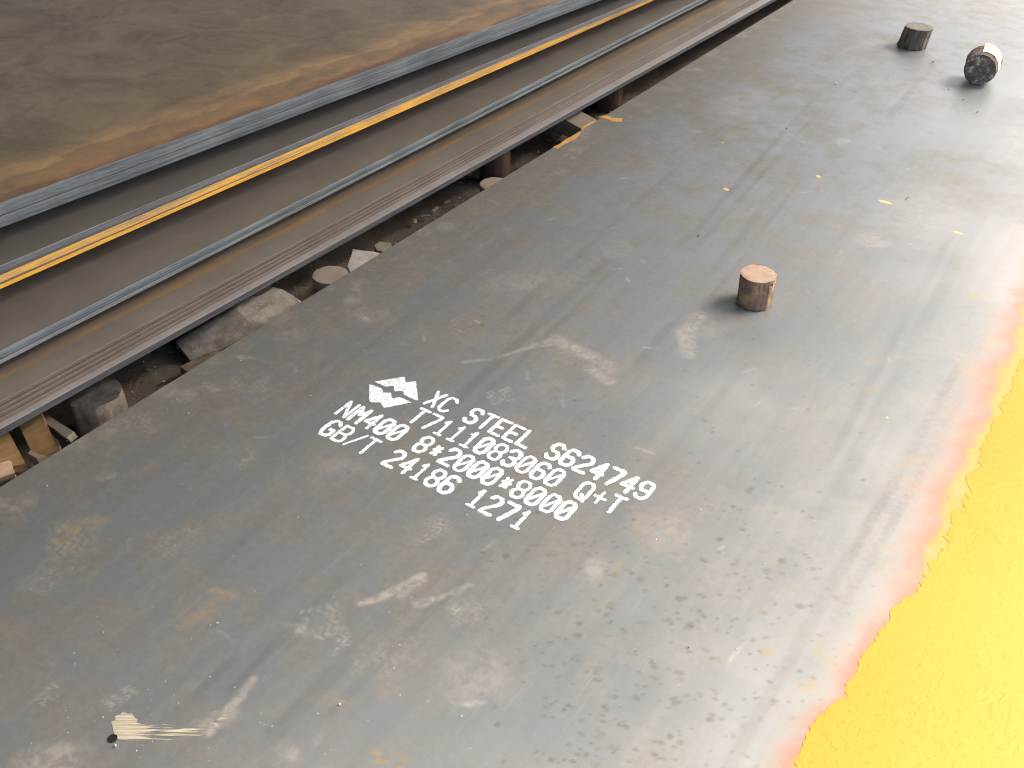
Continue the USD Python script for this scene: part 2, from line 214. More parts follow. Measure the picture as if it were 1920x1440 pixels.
ROOF_X, ROOF_Z = 1.85, 3.3
shade_roof = thing('shade_roof', 'unseen steel roof on posts, added to shade the left side of the plates', 'shade_roof')
rp = np.arange(-8.0, ROOF_X + .001, .0625); prof = np.stack([rp, ROOF_Z + G + np.where(np.arange(len(rp)) % 4 < 2, .03, 0)], 1)
top = np.vstack([prof, prof[::-1] + [0, .004]])
rv = np.vstack([np.c_[top[:, 0], np.full(len(top), -9.), top[:, 1]], np.c_[top[:, 0], np.full(len(top), 6.9), top[:, 1]]]); k = len(top); i = np.arange(k); j = (i + 1) % k
obj('shade_roof_sheet', (rv, np.stack([i, j, j + k, i + k], 1)), M['roof'], shade_roof)
for x, y in ((ROOF_X - .5, -8.5), (ROOF_X - .5, 6.7), (-7.5, -8.5), (-7.5, 6.7)):
    obj('shade_roof_post', trimesh.creation.box(extents=(.16, .16, ROOF_Z + G - .01), transform=trimesh.transformations.translation_matrix((x, y, (ROOF_Z + G - .01) / 2))), M['shade_roof_post'], shade_roof)

# ------------------------------------------------------------------ the marked plate
EDGE, RIGHT, Y0, Y1, TH = -0.416, 1.584, -1.9, 6.1, .008
xs = np.r_[EDGE, np.linspace(EDGE + .0015, 1.5, 400), RIGHT]
ys = np.r_[Y0, np.arange(-1.35, 1.0, .005), 1.0 + np.cumsum(np.linspace(.005, .02, 290)), Y1]
ys = ys[np.r_[True, np.diff(ys) > 1e-4]]
X, Y = np.meshgrid(xs, ys)
P2 = np.stack([X, Y, 0 * X], -1)
def F(s, o=4, seed=0, sx=1, sy=1): return fbm(np.stack([X * s * sx, Y * s * sy, 0 * X + seed], -1), o, seed)
wx, wy = X + (F(9, 3, 11) - .5) * .03, Y + (F(9, 3, 12) - .5) * .03      # wobbled coordinates for ragged outlines
dust = .36 * sm(-X, -1.0, .42) + .34 * sm(-X, .1, .45) + .02
dust += .22 * (F(1.7, 4, 21) - .5)
dark = np.zeros_like(X); scuff = np.zeros_like(X); over = np.zeros_like(X); rust = np.zeros_like(X)
pale = .9 * sm(X + (F(2.2, 4, 25) - .5) * .8, .3, 1.5) * (.5 + .5 * sm(F(3.0, 5, 23), .35, .65))  # dust haze growing to the right, daylight falloff put into the colour
def seg(ax, ay, bx, by, qx=None, qy=None):
    qx = wx if qx is None else qx; qy = wy if qy is None else qy
    d = np.array([bx - ax, by - ay]); L = np.hypot(*d) + 1e-9; d = d / L
    t = np.clip((qx - ax) * d[0] + (qy - ay) * d[1], 0, L)
    return np.hypot(qx - ax - t * d[0], qy - ay - t * d[1]), t / L
def px2(p): return at(*p)[:2]
def stroke(ch, pts, width, amount, soft=.6, taper=False):
    w = [px2(p) for p in pts]
    for a, b in zip(w[:-1], w[1:]):
        d, t = seg(*a, *b)
        ww = width * ((1 - .75 * t) if taper else 1)
        np.maximum(ch, amount * (1 - sm(d, ww * (1 - soft), ww * (1 + soft))), out=ch)
def blob(ch, p, rx, ry, rot, amount, soft=.5):
    c = px2(p); u = (wx - c[0]) * math.cos(rot) + (wy - c[1]) * math.sin(rot); v = -(wx - c[0]) * math.sin(rot) + (wy - c[1]) * math.cos(rot)
    d = np.hypot(u / rx, v / ry)
    np.maximum(ch, amount * (1 - sm(d, 1 - soft, 1 + soft)), out=ch)
# roller streaks along the plate, in pairs that come and go
for x0, y0, x1, y1, w, am in ((.26, .95, .14, 2.5, .012, .34), (.30, .95, .20, 2.45, .010, .30), (.175, -.05, .127, .85, .016, .30), (.215, .0, .165, .85, .010, .22), (.074, .3, .0, 1.5, .013, .22), (.45, .3, .315, 1.8, .014, .22), (.49, .36, .37, 1.7, .008, .18),
                          (1.075, -.6, 1.085, .9, .013, .34), (1.115, -.3, 1.12, .8, .010, .24), (1.0, .1, .92, 1.8, .022, .22), (.95, .2, .88, 1.6, .012, .18), (.448, 2.3, .42, 2.95, .016, .30), (.40, 2.35, .38, 2.9, .010, .22),
                          (.297, -1.1, .29, -.75, .010, .34), (.332, -.85, .32, -.5, .010, .34), (.355, -1.0, .35, -.62, .006, .24), (.452, -.9, .452, -.25, .018, .22), (.50, -.8, .50, -.3, .010, .2), (.10, -.9, .09, -.4, .014, .2), (.66, -.5, .65, .5, .012, .12), (-.12, -.3, -.16, .9, .02, .16), (-.25, .4, -.28, 2.4, .016, .14)):
    d, t = seg(x0, y0, x1, y1, X + (F(3, 2, 31) - .5) * .012, Y)
    br = .45 + .55 * sm(F(1, 4, int(w * 5000)+40, 18, 4.0), .4, .58)
    dark = np.maximum(dark, am * br * (1 - sm(d, w * .5, w * 1.25)) * sm(t, 0, .1) * (1 - sm(t, .9, 1)))
# boot-sole prints: rows of wavy lug marks in dust
def tread(p, rot, L, W, n, amount, ch, wave=.012, k=3.0):
    c = px2(p); u = (X - c[0]) * math.cos(rot) + (Y - c[1]) * math.sin(rot); v = -(X - c[0]) * math.sin(rot) + (Y - c[1]) * math.cos(rot)
    u = u + (F(20, 2, 61) - .5) * .01
    ph = u / L * n + np.abs(((v / W * k) % 1) - .5) * wave / L * n * 2
    bars = sm(np.abs((ph % 1) - .5), .20, .34)
    inside = (1 - sm(np.abs(u) / L * 2, .8, 1.05)) * (1 - sm(np.abs(v) / W * 2, .8, 1.05))
    np.maximum(ch, amount * (1 - bars) * inside * (.35 + .65 * sm(F(12, 4, 63), .38, .6)), out=ch)
for p, rot, L, W, n, am in (((605, 1165), 1.0, .075, .085, 4.5, .9), ((640, 1190), 1.0, .03, .06, 2, .8), ((940, 742), 1.0, .07, .06, 6, .5), ((805, 990), 1.1, .09, .065, 6.5, .55), ((685, 590), .8, .12, .08, 9, .6), ((585, 620), 1.2, .12, .07, 9, .5), ((1040, 735), 1.0, .08, .1, 7, .25),
                            ((140, 1005), .9, .10, .11, 6, .4), ((90, 1080), .3, .08, .09, 11, .4), ((330, 690), .9, .1, .08, 8, .4), ((240, 800), 1.0, .12, .08, 8, .45), ((890, 1130), -.6, .05, .09, 5, .6), ((870, 1150), .9, .06, .05, 4, .5), ((720, 1230), .5, .1, .1, 6, .35), ((470, 720), .8, .1, .08, 8, .35),
                            ((95, 1300), 1.6, .05, .03, 6, .5), ((225, 1308), 1.4, .06, .03, 6, .55), ((440, 860), .9, .1, .09, 8, .25), ((1160, 470), .8, .1, .08, 8, .3), ((820, 500), .9, .1, .07, 8, .25), ((330, 1010), 1.1, .1, .1, 7, .2)):
    tread(p, rot, L, W, n, am, scuff)
# dragged dust, scuffs and wiped patches
stroke(scuff, [(668, 1130), (740, 1105), (800, 1075)], .008, .75); stroke(scuff, [(755, 1112), (795, 1085)], .013, .6); stroke(scuff, [(780, 1130), (850, 1110), (880, 1095)], .009, .6, taper=True)
stroke(scuff, [(1045, 640), (1100, 665), (1140, 690)], .022, .6); stroke(scuff, [(1000, 650), (1050, 635)], .010, .5); stroke(scuff, [(1100, 690), (1140, 715)], .014, .5)
stroke(scuff, [(1310, 590), (1285, 625), (1290, 665)], .02, .6); stroke(scuff, [(870, 680), (960, 660), (1040, 645)], .006, .45)
blob(scuff, (890, 1265), .05, .06, .5, .32, .6); blob(scuff, (890, 1320), .018, .008, .6, .7); blob(scuff, (1245, 1000), .05, .05, .3, .3, .8); blob(scuff, (1330, 620), .03, .04, 0, .2); blob(scuff, (550, 1180), .025, .012, .2, .55)
blob(scuff, (1110, 1070), .02, .03, .2, .4); stroke(scuff, [(390, 1370), (420, 1330), (450, 1300), (470, 1270)], .008, .7); blob(scuff, (405, 1345), .03, .016, .9, .65, .8); blob(scuff, (100, 1420), .05, .03, .8, .6, .5); blob(scuff, (540, 1410), .016, .014, .4, .6); blob(scuff, (600, 1385), .006, .012, .3, .8)
blob(scuff, (200, 895), .02, .013, .6, .55); blob(scuff, (455, 670), .022, .010, .5, .8); blob(scuff, (685, 600), .014, .010, .3, .7); blob(scuff, (1580, 265), .02, .03, 0, .5); blob(scuff, (1300, 245), .03, .01, .4, .4); blob(scuff, (985, 530), .1, .05, .9, .3, .9); blob(scuff, (640, 880), .06, .04, .7, .28, .9)
blob(scuff, (480, 480), .05, .02, .9, .3, .9); blob(scuff, (1640, 450), .05, .05, .4, .4); blob(scuff, (1380, 200), .08, .12, .2, .25, .9); blob(scuff, (1720, 400), .1, .2, 0, .25, .9)
for q in range(70):                                                        # ragged dust along the walked-on left edge
    yy = RNG.uniform(-1.2, 3.5); xx_ = EDGE + abs(RNG.normal(0, .05)) + .004
    u = X - xx_; v = Y - yy; r = RNG.uniform(.006, .028)
    m_ = np.hypot(u * RNG.uniform(.7, 1.8) + (wx - X), v * .7 + (wy - Y)) < r * 1.6
    scuff = np.maximum(scuff, np.where(m_, RNG.uniform(.2, .5) * (1 - sm(np.hypot(u, v) / r, .5, 1.6)), 0))
for q in range(110):                                                       # short stray scratches
    c = np.array([RNG.uniform(-.4, 1.0), RNG.uniform(-1.2, 2.2)]); a = RNG.uniform(0, 3.14); L = RNG.uniform(.008, .05)
    d, t = seg(c[0], c[1], c[0] + L * math.cos(a), c[1] + L * math.sin(a), X + (wx - X) * .4, Y + (wy - Y) * .4)
    scuff = np.maximum(scuff, RNG.uniform(.25, .7) * (1 - sm(d, .001, .0045)))
# rusty and yellow smears
stroke(rust, [(365, 1160), (395, 1130), (430, 1110)], .016, .45); blob(rust, (390, 1145), .03, .02, .9, .55, .7); stroke(rust, [(395, 1100), (425, 1103), (435, 1112)], .005, .8)
for p in ((135, 990), (120, 1010), (160, 985), (175, 975)): blob(rust, p, .022, .010, .4, .75, .8)
blob(rust, (640, 1310), .03, .014, .4, .55, .8); blob(rust, (735, 1285), .02, .02, .4, .4, .9); blob(rust, (20, 1180), .03, .02, .4, .45, .9); blob(rust, (780, 850), .05, .03, 1, .3, .9)
for p, r in (((710, 1408), .006), ((750, 1412), .006), ((768, 1420), .007), ((735, 1425), .005), ((715, 1424), .006), ((760, 1440), .006)): blob(rust, p, r * 1.4, r, .4, 1.0, .4)
blob(rust, (162, 1067), .006, .007, .3, 1.2, .3); blob(rust, (1395, 180), .12, .05, 1.2, .2, .9); blob(rust, (1230, 1000), .06, .05, .3, .22, .9); blob(rust, (1150, 1070), .012, .03, 0, .4, .9)
# dried drops
spots = []
for q in range(1200):
    p = (RNG.uniform(900, 1640), RNG.uniform(560, 1450))
    if RNG.random() > math.exp(-((p[0] - 1250) / 260) ** 2) * math.exp(-((p[1] - 1230) / 260) ** 2) * 1.3 + .16: continue
    spots.append((p, RNG.uniform(.0020, .0056) * (1.5 if RNG.random() < .12 else 1), RNG.uniform(.35, .75)))
for p, r, am in spots:
    c = px2(p); i0, i1 = np.searchsorted(ys, [c[1] - .03, c[1] + .03]); j0, j1 = np.searchsorted(xs, [c[0] - .03, c[0] + .03])
    s_ = (slice(i0, i1), slice(j0, j1)); a = RNG.uniform(0, 3.14)
    u = wx[s_] * .35 + X[s_] * .65 - c[0]; v = wy[s_] * .35 + Y[s_] * .65 - c[1]; e = RNG.uniform(.55, 1)
    d = np.hypot(u * math.cos(a) + v * math.sin(a), (v * math.cos(a) - u * math.sin(a)) / e) / r
    dark[s_] = np.maximum(dark[s_], am * (1 - sm(d, .55, 1.35)))
    rust[s_] = np.maximum(rust[s_], .3 * am * (1 - sm(d, .55, 1.6)))
# yellow paint outline (plate coordinates) and its overspray
yb = np.array([px2(p) for p in ((1440, 1560), (1484, 1470), (1497, 1430), (1512, 1385), (1532, 1350), (1590, 1312), (1598, 1268), (1622, 1232), (1636, 1195), (1668, 1165), (1684, 1130), (1722, 1095), (1742, 1060), (1768, 1020), (1792, 975), (1806, 930), (1832, 870), (1852, 815), (1876, 765), (1898, 715), (1925, 655), (1960, 560), (2000, 450))])
L_ = LineString(yb); S = np.arange(0, L_.length, .0022); pts = np.array([L_.interpolate(s).coords[0] for s in S])
tan = np.gradient(pts, axis=0); tan /= np.linalg.norm(tan, axis=1)[:, None]; nor = np.stack([-tan[:, 1], tan[:, 0]], 1)
jag = (fbm(np.stack([S * 22, 0 * S, 0 * S], -1), 3, 5) - .5) * .05 + (noise(np.stack([S * 120, 0 * S, 0 * S + 3], -1), 8) - .5) * .018 + (noise(np.stack([S * 300, 0 * S, 0 * S + 3], -1), 9) - .5) * .006
jag *= np.interp(S / S[-1], [0, .25, .3, .8, 1], [.35, .4, .8, .3, .15])
outline = pts + nor * jag[:, None]
ypoly = Polygon(np.vstack([outline, [[RIGHT - .01, outline[-1][1]], [RIGHT - .01, outline[0][1]]]])).buffer(0)
ypoly = max(getattr(ypoly, 'geoms', [ypoly]), key=lambda g: g.area)
from scipy.spatial import cKDTree
sel = X > .55
dd, _ = cKDTree(pts).query(np.stack([X[sel], Y[sel]], 1))
o = np.zeros_like(X); far = sm(Y[sel], -.15, .35); o[sel] = (.72 + .46 * far) * np.exp(-dd / (.026 + .030 * far)) + (.30 + .06 * far) * np.exp(-dd / .18)
over = np.clip(o * (.62 + .62 * F(26, 5, 71)) * (.66 + .6 * F(7, 3, 72)), 0, 1)
dust[sel] += .42 * np.exp(-dd / .30) * sm(F(6, 5, 77)[sel], .38, .62)
for q in range(70):
    k_ = RNG.integers(0, len(pts)); c = pts[k_] + nor[k_] * abs(RNG.normal(0, .11)) * (1 if (nor[k_] @ [-1, .2]) > 0 else -1); rr_ = RNG.uniform(.004, .018)
    i0, i1 = np.searchsorted(ys, [c[1] - .05, c[1] + .05]); j0, j1 = np.searchsorted(xs, [c[0] - .05, c[0] + .05]); s_ = (slice(i0, i1), slice(j0, j1))
    a = RNG.uniform(.9, 2.0); u = wx[s_] - c[0]; v = wy[s_] - c[1]
    d = np.hypot((u * math.cos(a) + v * math.sin(a)) / RNG.uniform(1.0, 2.6), v * math.cos(a) - u * math.sin(a)) / rr_
    rust[s_] = np.maximum(rust[s_], RNG.uniform(.3, .9) * (1 - sm(d, .3, 1.5)))
marks = np.stack([np.clip(dust, 0, 1.5), np.clip(dark, 0, 1), np.clip(scuff, 0, 1)], -1).reshape(-1, 3)
spray = np.stack([over, np.clip(rust, 0, 1), np.clip(pale, 0, 1)], -1).reshape(-1, 3)
Z = np.full_like(X, G)
Z[:, 0] -= .0012; Z[:, -1] -= .0012
ny, nx = X.shape; top_v = np.stack([X, Y, Z], -1).reshape(-1, 3); ii = np.arange(nx * ny).reshape(ny, nx)
qd = np.stack([ii[:-1, :-1], ii[:-1, 1:], ii[1:, 1:], ii[1:, :-1]], -1).reshape(-1, 4)
loop = np.r_[ii[0, :], ii[1:, -1], ii[-1, -2::-1], ii[-2:0:-1, 0]]
low = top_v[loop] * [1, 1, 0] + [0, 0, G - TH]; n0 = len(top_v); kk = np.arange(len(loop)); k2 = (kk + 1) % len(loop)
side = np.stack([loop[kk], n0 + kk, n0 + k2, loop[k2]], 1)
bot = np.array([[n0, n0 + ny + nx - 2 + nx - 1, n0 + nx + ny - 2, n0 + nx - 1]])
M['marked'] = marked_material()
plate = thing('steel_plate', 'broad grey steel plate with white stencilled lettering and yellow painted corner', 'steel plate')
pl = obj('plate_body', (np.vstack([top_v, low]), np.vstack([qd, side, bot])), M['marked'], plate, smooth=25)
# smooth=25 may split corners: put the channels back by nearest vertex
vv = np.array(UsdGeom.Mesh(pl).GetPointsAttr().Get()); tr = cKDTree(top_v[:, :2]); _, near_i = tr.query(vv[:, :2])
put_primvar(pl, 'marks', marks[near_i]); put_primvar(pl, 'spray', spray[near_i])
def flat(poly, h=.0006, z=G):
    gs = [g for g in getattr(poly, 'geoms', [poly]) if g.area > 1e-8]
    m = trimesh.util.concatenate([trimesh.creation.extrude_polygon(g, h + .003, engine='earcut') for g in gs]); m.apply_translation((0, 0, z - .003)); return m
tag(obj('yellow_paint', flat(ypoly, .0008), M['yellow'], plate), 'bright yellow paint sprayed over the corner')

# lettering
def arc(cx, cy, r, a0, a1, n=8): return [(cx + r * math.cos(math.radians(a0 + (a1 - a0) * i / n)), cy + r * math.sin(math.radians(a0 + (a1 - a0) * i / n))) for i in range(n + 1)]
GL = {'X': [[(0, 0), (4, 6)], [(0, 6), (4, 0)]], 'C': [[(4, 5), (3, 6), (1, 6), (0, 5), (0, 1), (1, 0), (3, 0), (4, 1)]],
      'S': [[(4, 5), (3, 6), (1, 6), (0, 5), (0, 4), (1, 3), (3, 3), (4, 2), (4, 1), (3, 0), (1, 0), (0, 1)]], 'T': [[(0, 6), (4, 6)], [(2, 6), (2, 0)]],
      'E': [[(4, 6), (0, 6), (0, 0), (4, 0)], [(0, 3), (3, 3)]], 'L': [[(0, 6), (0, 0), (4, 0)]], 'N': [[(0, 0), (0, 6), (4, 0), (4, 6)]], 'M': [[(0, 0), (0, 6), (2, 3), (4, 6), (4, 0)]],
      'G': [[(4, 5), (3, 6), (1, 6), (0, 5), (0, 1), (1, 0), (3, 0), (4, 1), (4, 2.6), (2.4, 2.6)]], 'B': [[(0, 0), (0, 6), (3, 6), (4, 5), (4, 4), (3, 3), (0, 3)], [(3, 3), (4, 2), (4, 1), (3, 0), (0, 0)]],
      '/': [[(0, 0), (4, 6)]], 'Q': [[(1, 0), (0, 1), (0, 5), (1, 6), (3, 6), (4, 5), (4, 1), (3, 0), (1, 0)], [(2, 1.6), (4, -.4)]], '+': [[(0, 3), (4, 3)], [(2, 5), (2, 1)]],
      '*': [[(.7, 3), (3.3, 3)], [(1.2, 4.5), (2.8, 1.5)], [(1.2, 1.5), (2.8, 4.5)]],
      '0': [[(1, 0), (0, 1), (0, 5), (1, 6), (3, 6), (4, 5), (4, 1), (3, 0), (1, 0)], [(.3, .9), (3.7, 5.1)]], '1': [[(.9, 4.8), (2, 6), (2, 0)], [(.7, 0), (3.3, 0)]],
      '2': [[(0, 5), (1, 6), (3, 6), (4, 5), (4, 4), (0, .6), (0, 0), (4, 0)]], '3': [[(0, 5), (1, 6), (3, 6), (4, 5), (4, 4), (3, 3), (1.6, 3)], [(3, 3), (4, 2), (4, 1), (3, 0), (1, 0), (0, 1)]],
      '4': [[(3, 0), (3, 6), (0, 2), (4, 2)]], '6': [[(4, 5.2), (3, 6), (1, 6), (0, 5), (0, 1), (1, 0), (3, 0), (4, 1), (4, 2.2), (3, 3.2), (0, 3.2)]], '7': [[(0, 6), (4, 6), (4, 5), (1.6, 0)]],
      '8': [[(1, 3), (0, 4), (0, 5), (1, 6), (3, 6), (4, 5), (4, 4), (3, 3), (1, 3), (0, 2), (0, 1), (1, 0), (3, 0), (4, 1), (4, 2), (3, 3)]], '9': [[(0, .8), (1, 0), (3, 0), (4, 1), (4, 5), (3, 6), (1, 6), (0, 5), (0, 3.8), (1, 2.8), (4, 2.8)]]}
U = .036; PH = .009375822
ROWS = [('XC STEEL S624749', 3.4875), ('T7111083060 Q+T', 3.6711), ('NM400 8*2000*8000', -.3908), ('GB/T 24186 1271', 0.0)]
def ragged(poly, amp, seed, step=.0016):
    out = []
    for g in getattr(poly, 'geoms', [poly]):
        def ring(r):
            s = np.arange(0, r.length, step); q = np.array([r.interpolate(v).coords[0] for v in s])
            if len(q) < 4: return None
            w = np.stack([noise(np.c_[q * 330, np.full(len(q), seed)], 3) - .5, noise(np.c_[q * 330, np.full(len(q), seed + 9)], 4) - .5], 1) * amp * 2
            return q + w
        e = ring(g.exterior); h = [x for x in (ring(r) for r in g.interiors if Polygon(r).area > 6e-6) if x is not None]
        if e is not None: out.append(Polygon(e, h).buffer(0))
    return shapely.union_all(out)
for r_i, (txt, a) in enumerate(ROWS):
    ln_ = tag(UsdGeom.Xform.Define(stage, path_for('stencil_line', str(plate.GetPath()))).GetPrim(), 'white stencilled characters reading ' + txt)
    for c_i, ch in enumerate(txt):
        if ch == ' ': continue
        sw = {'1': .10, '/': .08, '+': .095, '*': .13, 'T': .115, 'X': .118}.get(ch, .126) * (1 + .12 * RNG.uniform(-1, 1))
        g = shapely.union_all([LineString([((x / 4 - .5) * .67, (y / 6 - .5) * 1.48) for x, y in pl_]).buffer(sw * (.75 if (ch == '0' and k_ == 1) else 1), quad_segs=2) for k_, pl_ in enumerate(GL[ch])])
        g = affinity.affine_transform(g, [U, 0, 0, U, (a + c_i) * U, -r_i * 2.0005 * U])
        g = affinity.affine_transform(g, [math.cos(PH), -math.sin(PH), math.sin(PH), math.cos(PH), 0, 0])
        obj('character', flat(ragged(g, .0017, r_i * 3.7 + c_i * .31), .0004), M['white_paint'], ln_)
lg = lambda q: [px2((580 + x / 5.538, 680 + y / 5.538)) for x, y in q]
up_ = lg([(676, 198), (985, 145), (1000, 205), (1107, 193), (1131, 388), (1105, 390), (985, 335), (970, 296), (885, 297), (873, 240), (790, 248)])
lo_ = lg([(622, 222), (748, 266), (768, 312), (845, 312), (860, 373), (940, 358), (1062, 413), (778, 470), (735, 412), (640, 412), (620, 385)])
for q, nm in ((up_, 'upper'), (lo_, 'lower')):
    tag(obj('emblem_half', flat(ragged(Polygon(q), .0012, 2.2), .0004), M['white_paint'], plate), nm + ' zigzag half of the white hexagonal emblem')

# small paint marks on the plate
def ragged_poly(px_pts, amp=.0015, seed=1.0): return ragged(Polygon([px2(p) for p in px_pts]).buffer(.001), amp, seed, .002)
for q in ([(1037, 276), (1046, 278), (1062, 268), (1082, 258), (1090, 248), (1086, 247), (1076, 254), (1060, 262), (1050, 270)], [(1090, 247), (1097, 238), (1110, 232), (1118, 226), (1108, 229), (1092, 238)], [(1122, 220), (1136, 216), (1150, 222), (1166, 222), (1166, 228), (1150, 228), (1136, 222)]):
    tag(obj('paint_drip', flat(ragged_poly(q, .002, 4.1), .0006), M['ochre'], plate), None)
for x, y, w, h in ((1362, 355, 5, 2.6), (1535, 331, 4.5, 1.8), (1660, 379, 13, 2.4), (1797, 437, 9, 2), (1355, 267, 2, 1), (1663, 783, 2, 1)):
    q = [(x + w * math.cos(a) , y + h * math.sin(a) + w * math.cos(a) * .28) for a in np.linspace(0, 6.1, 9)]
    obj('paint_fleck', flat(ragged_poly(q, .0022, x), .0003), M['fleck'], plate)
# cream brush smear with its own stroke axis
sa, sb = px2((222, 1368)), px2((400, 1368)); ang = math.atan2(sb[1] - sa[1], sb[0] - sa[0])
loc = lambda p: np.array([[math.cos(ang), math.sin(ang)], [-math.sin(ang), math.cos(ang)]]) @ (px2(p) - sa)
sp = Polygon([loc(p) for p in ((211, 1362), (209, 1354), (217, 1350), (216, 1343), (225, 1340), (231, 1335), (240, 1339), (247, 1338), (252, 1345), (259, 1350), (255, 1355), (266, 1358), (300, 1357), (350, 1363), (395, 1358), (420, 1340), (428, 1346), (400, 1372), (360, 1384), (300, 1389), (240, 1389), (216, 1385))])
smear = UsdGeom.Xform.Define(stage, str(plate.GetPath()) + '/paint_smear'); smear.AddTranslateOp().Set(Gf.Vec3d(sa[0], sa[1], 0)); smear.AddRotateZOp().Set(math.degrees(ang))
tag(smear.GetPrim(), 'cream paint brushed out into a thin tail')
obj('brushed_paint', flat(sp, .0006), M['smear'], smear.GetPrim())
c = px2((211, 1385)); obj('tar_spot', flat(ragged(Point(c).buffer(.0078), .0006, 3.0), .0008), M['black'], plate)

def grain(p, r, seed, flatness=.5):
    rg = np.random.default_rng(seed); m = trimesh.convex.convex_hull(rg.normal(0, 1, (9, 3)) * [1, rg.uniform(.5, 1), flatness]); m.apply_scale(r / np.abs(m.vertices).max()); m.apply_translation(-m.bounds.mean(0)); m.apply_translation((p[0], p[1], p[2] + m.extents[2] * .42)); return m
gr = []
for q in range(330):
    if q < 250: p = (abs(RNG.normal(0, 420)) + RNG.uniform(0, 200), RNG.uniform(560, 1440))
    else: p = (RNG.uniform(300, 1900), RNG.uniform(100, 1440))
    w = at(*p)
    if w[0] < EDGE + .01 or w[0] > 1.0: continue
    gr.append(grain((w[0], w[1], G + .0012), RNG.choice([.0008, .0011, .0015, .0024], p=[.5, .35, .13, .02]), 1000 + q))
for p, r in (((583, 743), .0032), ((1231 + 0, 1012), .0022), ((408, 1170), .0035), ((1381, 1217), .003), ((88, 912), .0032), ((1568, 158), .008), ((218, 1400), .003)): gr.append(grain(tuple(at(*p)[:2]) + (G + .001,), r, int(p[0])))
tag(obj('grit', trimesh.util.concatenate(gr), M['grit'], plate), kind='stuff')
cr = [grain(tuple(at(*p)[:2]) + (G + .0012,), r * .65, int(p[0] * 3)) for p, r in (((1749, 117), .010), ((1673, 136), .006), ((1688, 213), .008), ((1778, 168), .006), ((1806, 188), .008), ((1832, 212), .006), ((1701, 373), .007), ((1474, 242), .005), ((1309, 443), .006), ((1291, 1215), .003), ((1440, 1247), .0025), ((1302, 662), .003))]
tag(obj('black_crumbs', trimesh.util.concatenate(cr), M['crumb'], plate), kind='stuff')

# ------------------------------------------------------------------ the stack of plates on the left
def stack_plate(label, m, xa, xb, z0, z1, group, jut=0.0, width=2.6, seed=0, var=0, ch=.0009, ya=-2.4, yb_=6.0):
    """edge runs from x=xa at y=0 to x=xb at y=2; z relative to the marked plate's top"""
    rot = math.atan2(-(xb - xa), 2.0)
    t = thing('steel_plate', label, 'steel plate', (xa + jut, 0, G + z0), rot, group)
    y = np.linspace(ya, yb_, 90); h = z1 - z0 - .0003
    bow = (fbm(np.c_[y * .7, 0 * y, 0 * y + seed * 3.1], 2, seed) - .5) * .0035 + (noise(np.c_[y * 30, 0 * y, 0 * y + seed + var * 7], seed + 50 + var) - .5) * .0004
    sec = [(-width, 0), (-ch, 0), (0, ch), (0, h - ch), (-ch, h), (-width, h)]
    v = np.array([[[sx + (b if sx > -1 else 0), yy, sz] for sx, sz in sec] for yy, b in zip(y, bow)]); n = len(sec); i = np.arange(len(y) - 1)[:, None] * n
    k = np.arange(n)[None]; k1 = (k + 1) % n
    q = np.stack([i + k, i + k1, i + n + k1, i + n + k], -1).reshape(-1, 4)[:, ::-1]
    e = (len(y) - 1) * n; caps = np.array([[0, 1, 2, 3], [0, 3, 4, 5], [e + 3, e + 2, e + 1, e], [e + 5, e + 4, e + 3, e]])[:, ::-1]
    obj('plate_body', (v.reshape(-1, 3), np.vstack([q, caps])), m, t, smooth=20)
    return t
def bundle(bot, top, cuts, spec, group, ch=.0009):
    """bot/top = (z, x at y=0, x at y=2) of the bundle's face; cuts = fractions of the height, top first"""
    zb, xb0, xb2 = bot; zt, xt0, xt2 = top; f = [0] + cuts + [1]
    for n_, (lab, m, jut) in enumerate(spec):
        z1 = zt + (zb - zt) * f[n_]; z0 = zt + (zb - zt) * f[n_ + 1]; g = (f[n_] + f[n_ + 1]) / 2
        stack_plate(lab, m, xt0 + (xb0 - xt0) * g, xt2 + (xb2 - xt2) * g, z0, z1, group, jut, seed=int(zt * 1000), var=n_, ch=ch)
E_ = (.0120, -.5298, -.4895), (.0303, -.5270, -.4930)
D_ = (.0303, -.5481, -.5237), (.0656, -.5663, -.5253)
C_ = (.0956, -.6470, -.6208), (.1258, -.6494, -.6167)
B_ = (.1908, -.7589, -.6806), (.2336, -.7746, -.6545)
A_ = (.2886, -.8201, -.6674), (.3451, -.8263, -.6570)
bundle(*E_, [], [('lowest plate of the left stack, pale top lip above the gap', M['edge_pale'], 0)], None)
bundle(*D_, [.27, .5, .74], [('dusty brown plate with orange rust line, top of the lowest bundle', M['top_d'], -.002), ('second brown edge from the top of the lowest bundle', M['edge_brown'], -.001), ('third brown edge from the top of the lowest bundle', M['edge_brown'], -.001), ('bottom brown edge resting on the pale lip', M['edge_brown'], .0)], None)
bundle(*C_, [.36, .7], [('blue-grey edged plate, top of the thin bundle below the yellow edge', M['top_c'], .001), ('middle blue-grey edge of the thin bundle below the yellow edge', M['edge_dark'], -.006), ('bottom blue-grey edge just above the orange rust line', M['edge_grey'], -.001)], None)
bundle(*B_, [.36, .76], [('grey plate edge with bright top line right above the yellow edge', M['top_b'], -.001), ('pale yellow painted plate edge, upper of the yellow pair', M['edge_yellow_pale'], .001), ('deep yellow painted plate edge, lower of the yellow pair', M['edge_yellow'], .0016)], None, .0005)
bundle(*A_, [.33, .52, .78], [('topmost brown plate of the left stack with rusty margin', M['top_a'], 0), ('second blue-grey edge under the rusty topmost plate', M['edge_grey'], -.003), ('third blue-grey edge under the rusty topmost plate', M['edge_grey'], .001), ('lowest blue-grey edge of the topmost bundle, dark gap beneath', M['edge_dark'], -.004)], None)
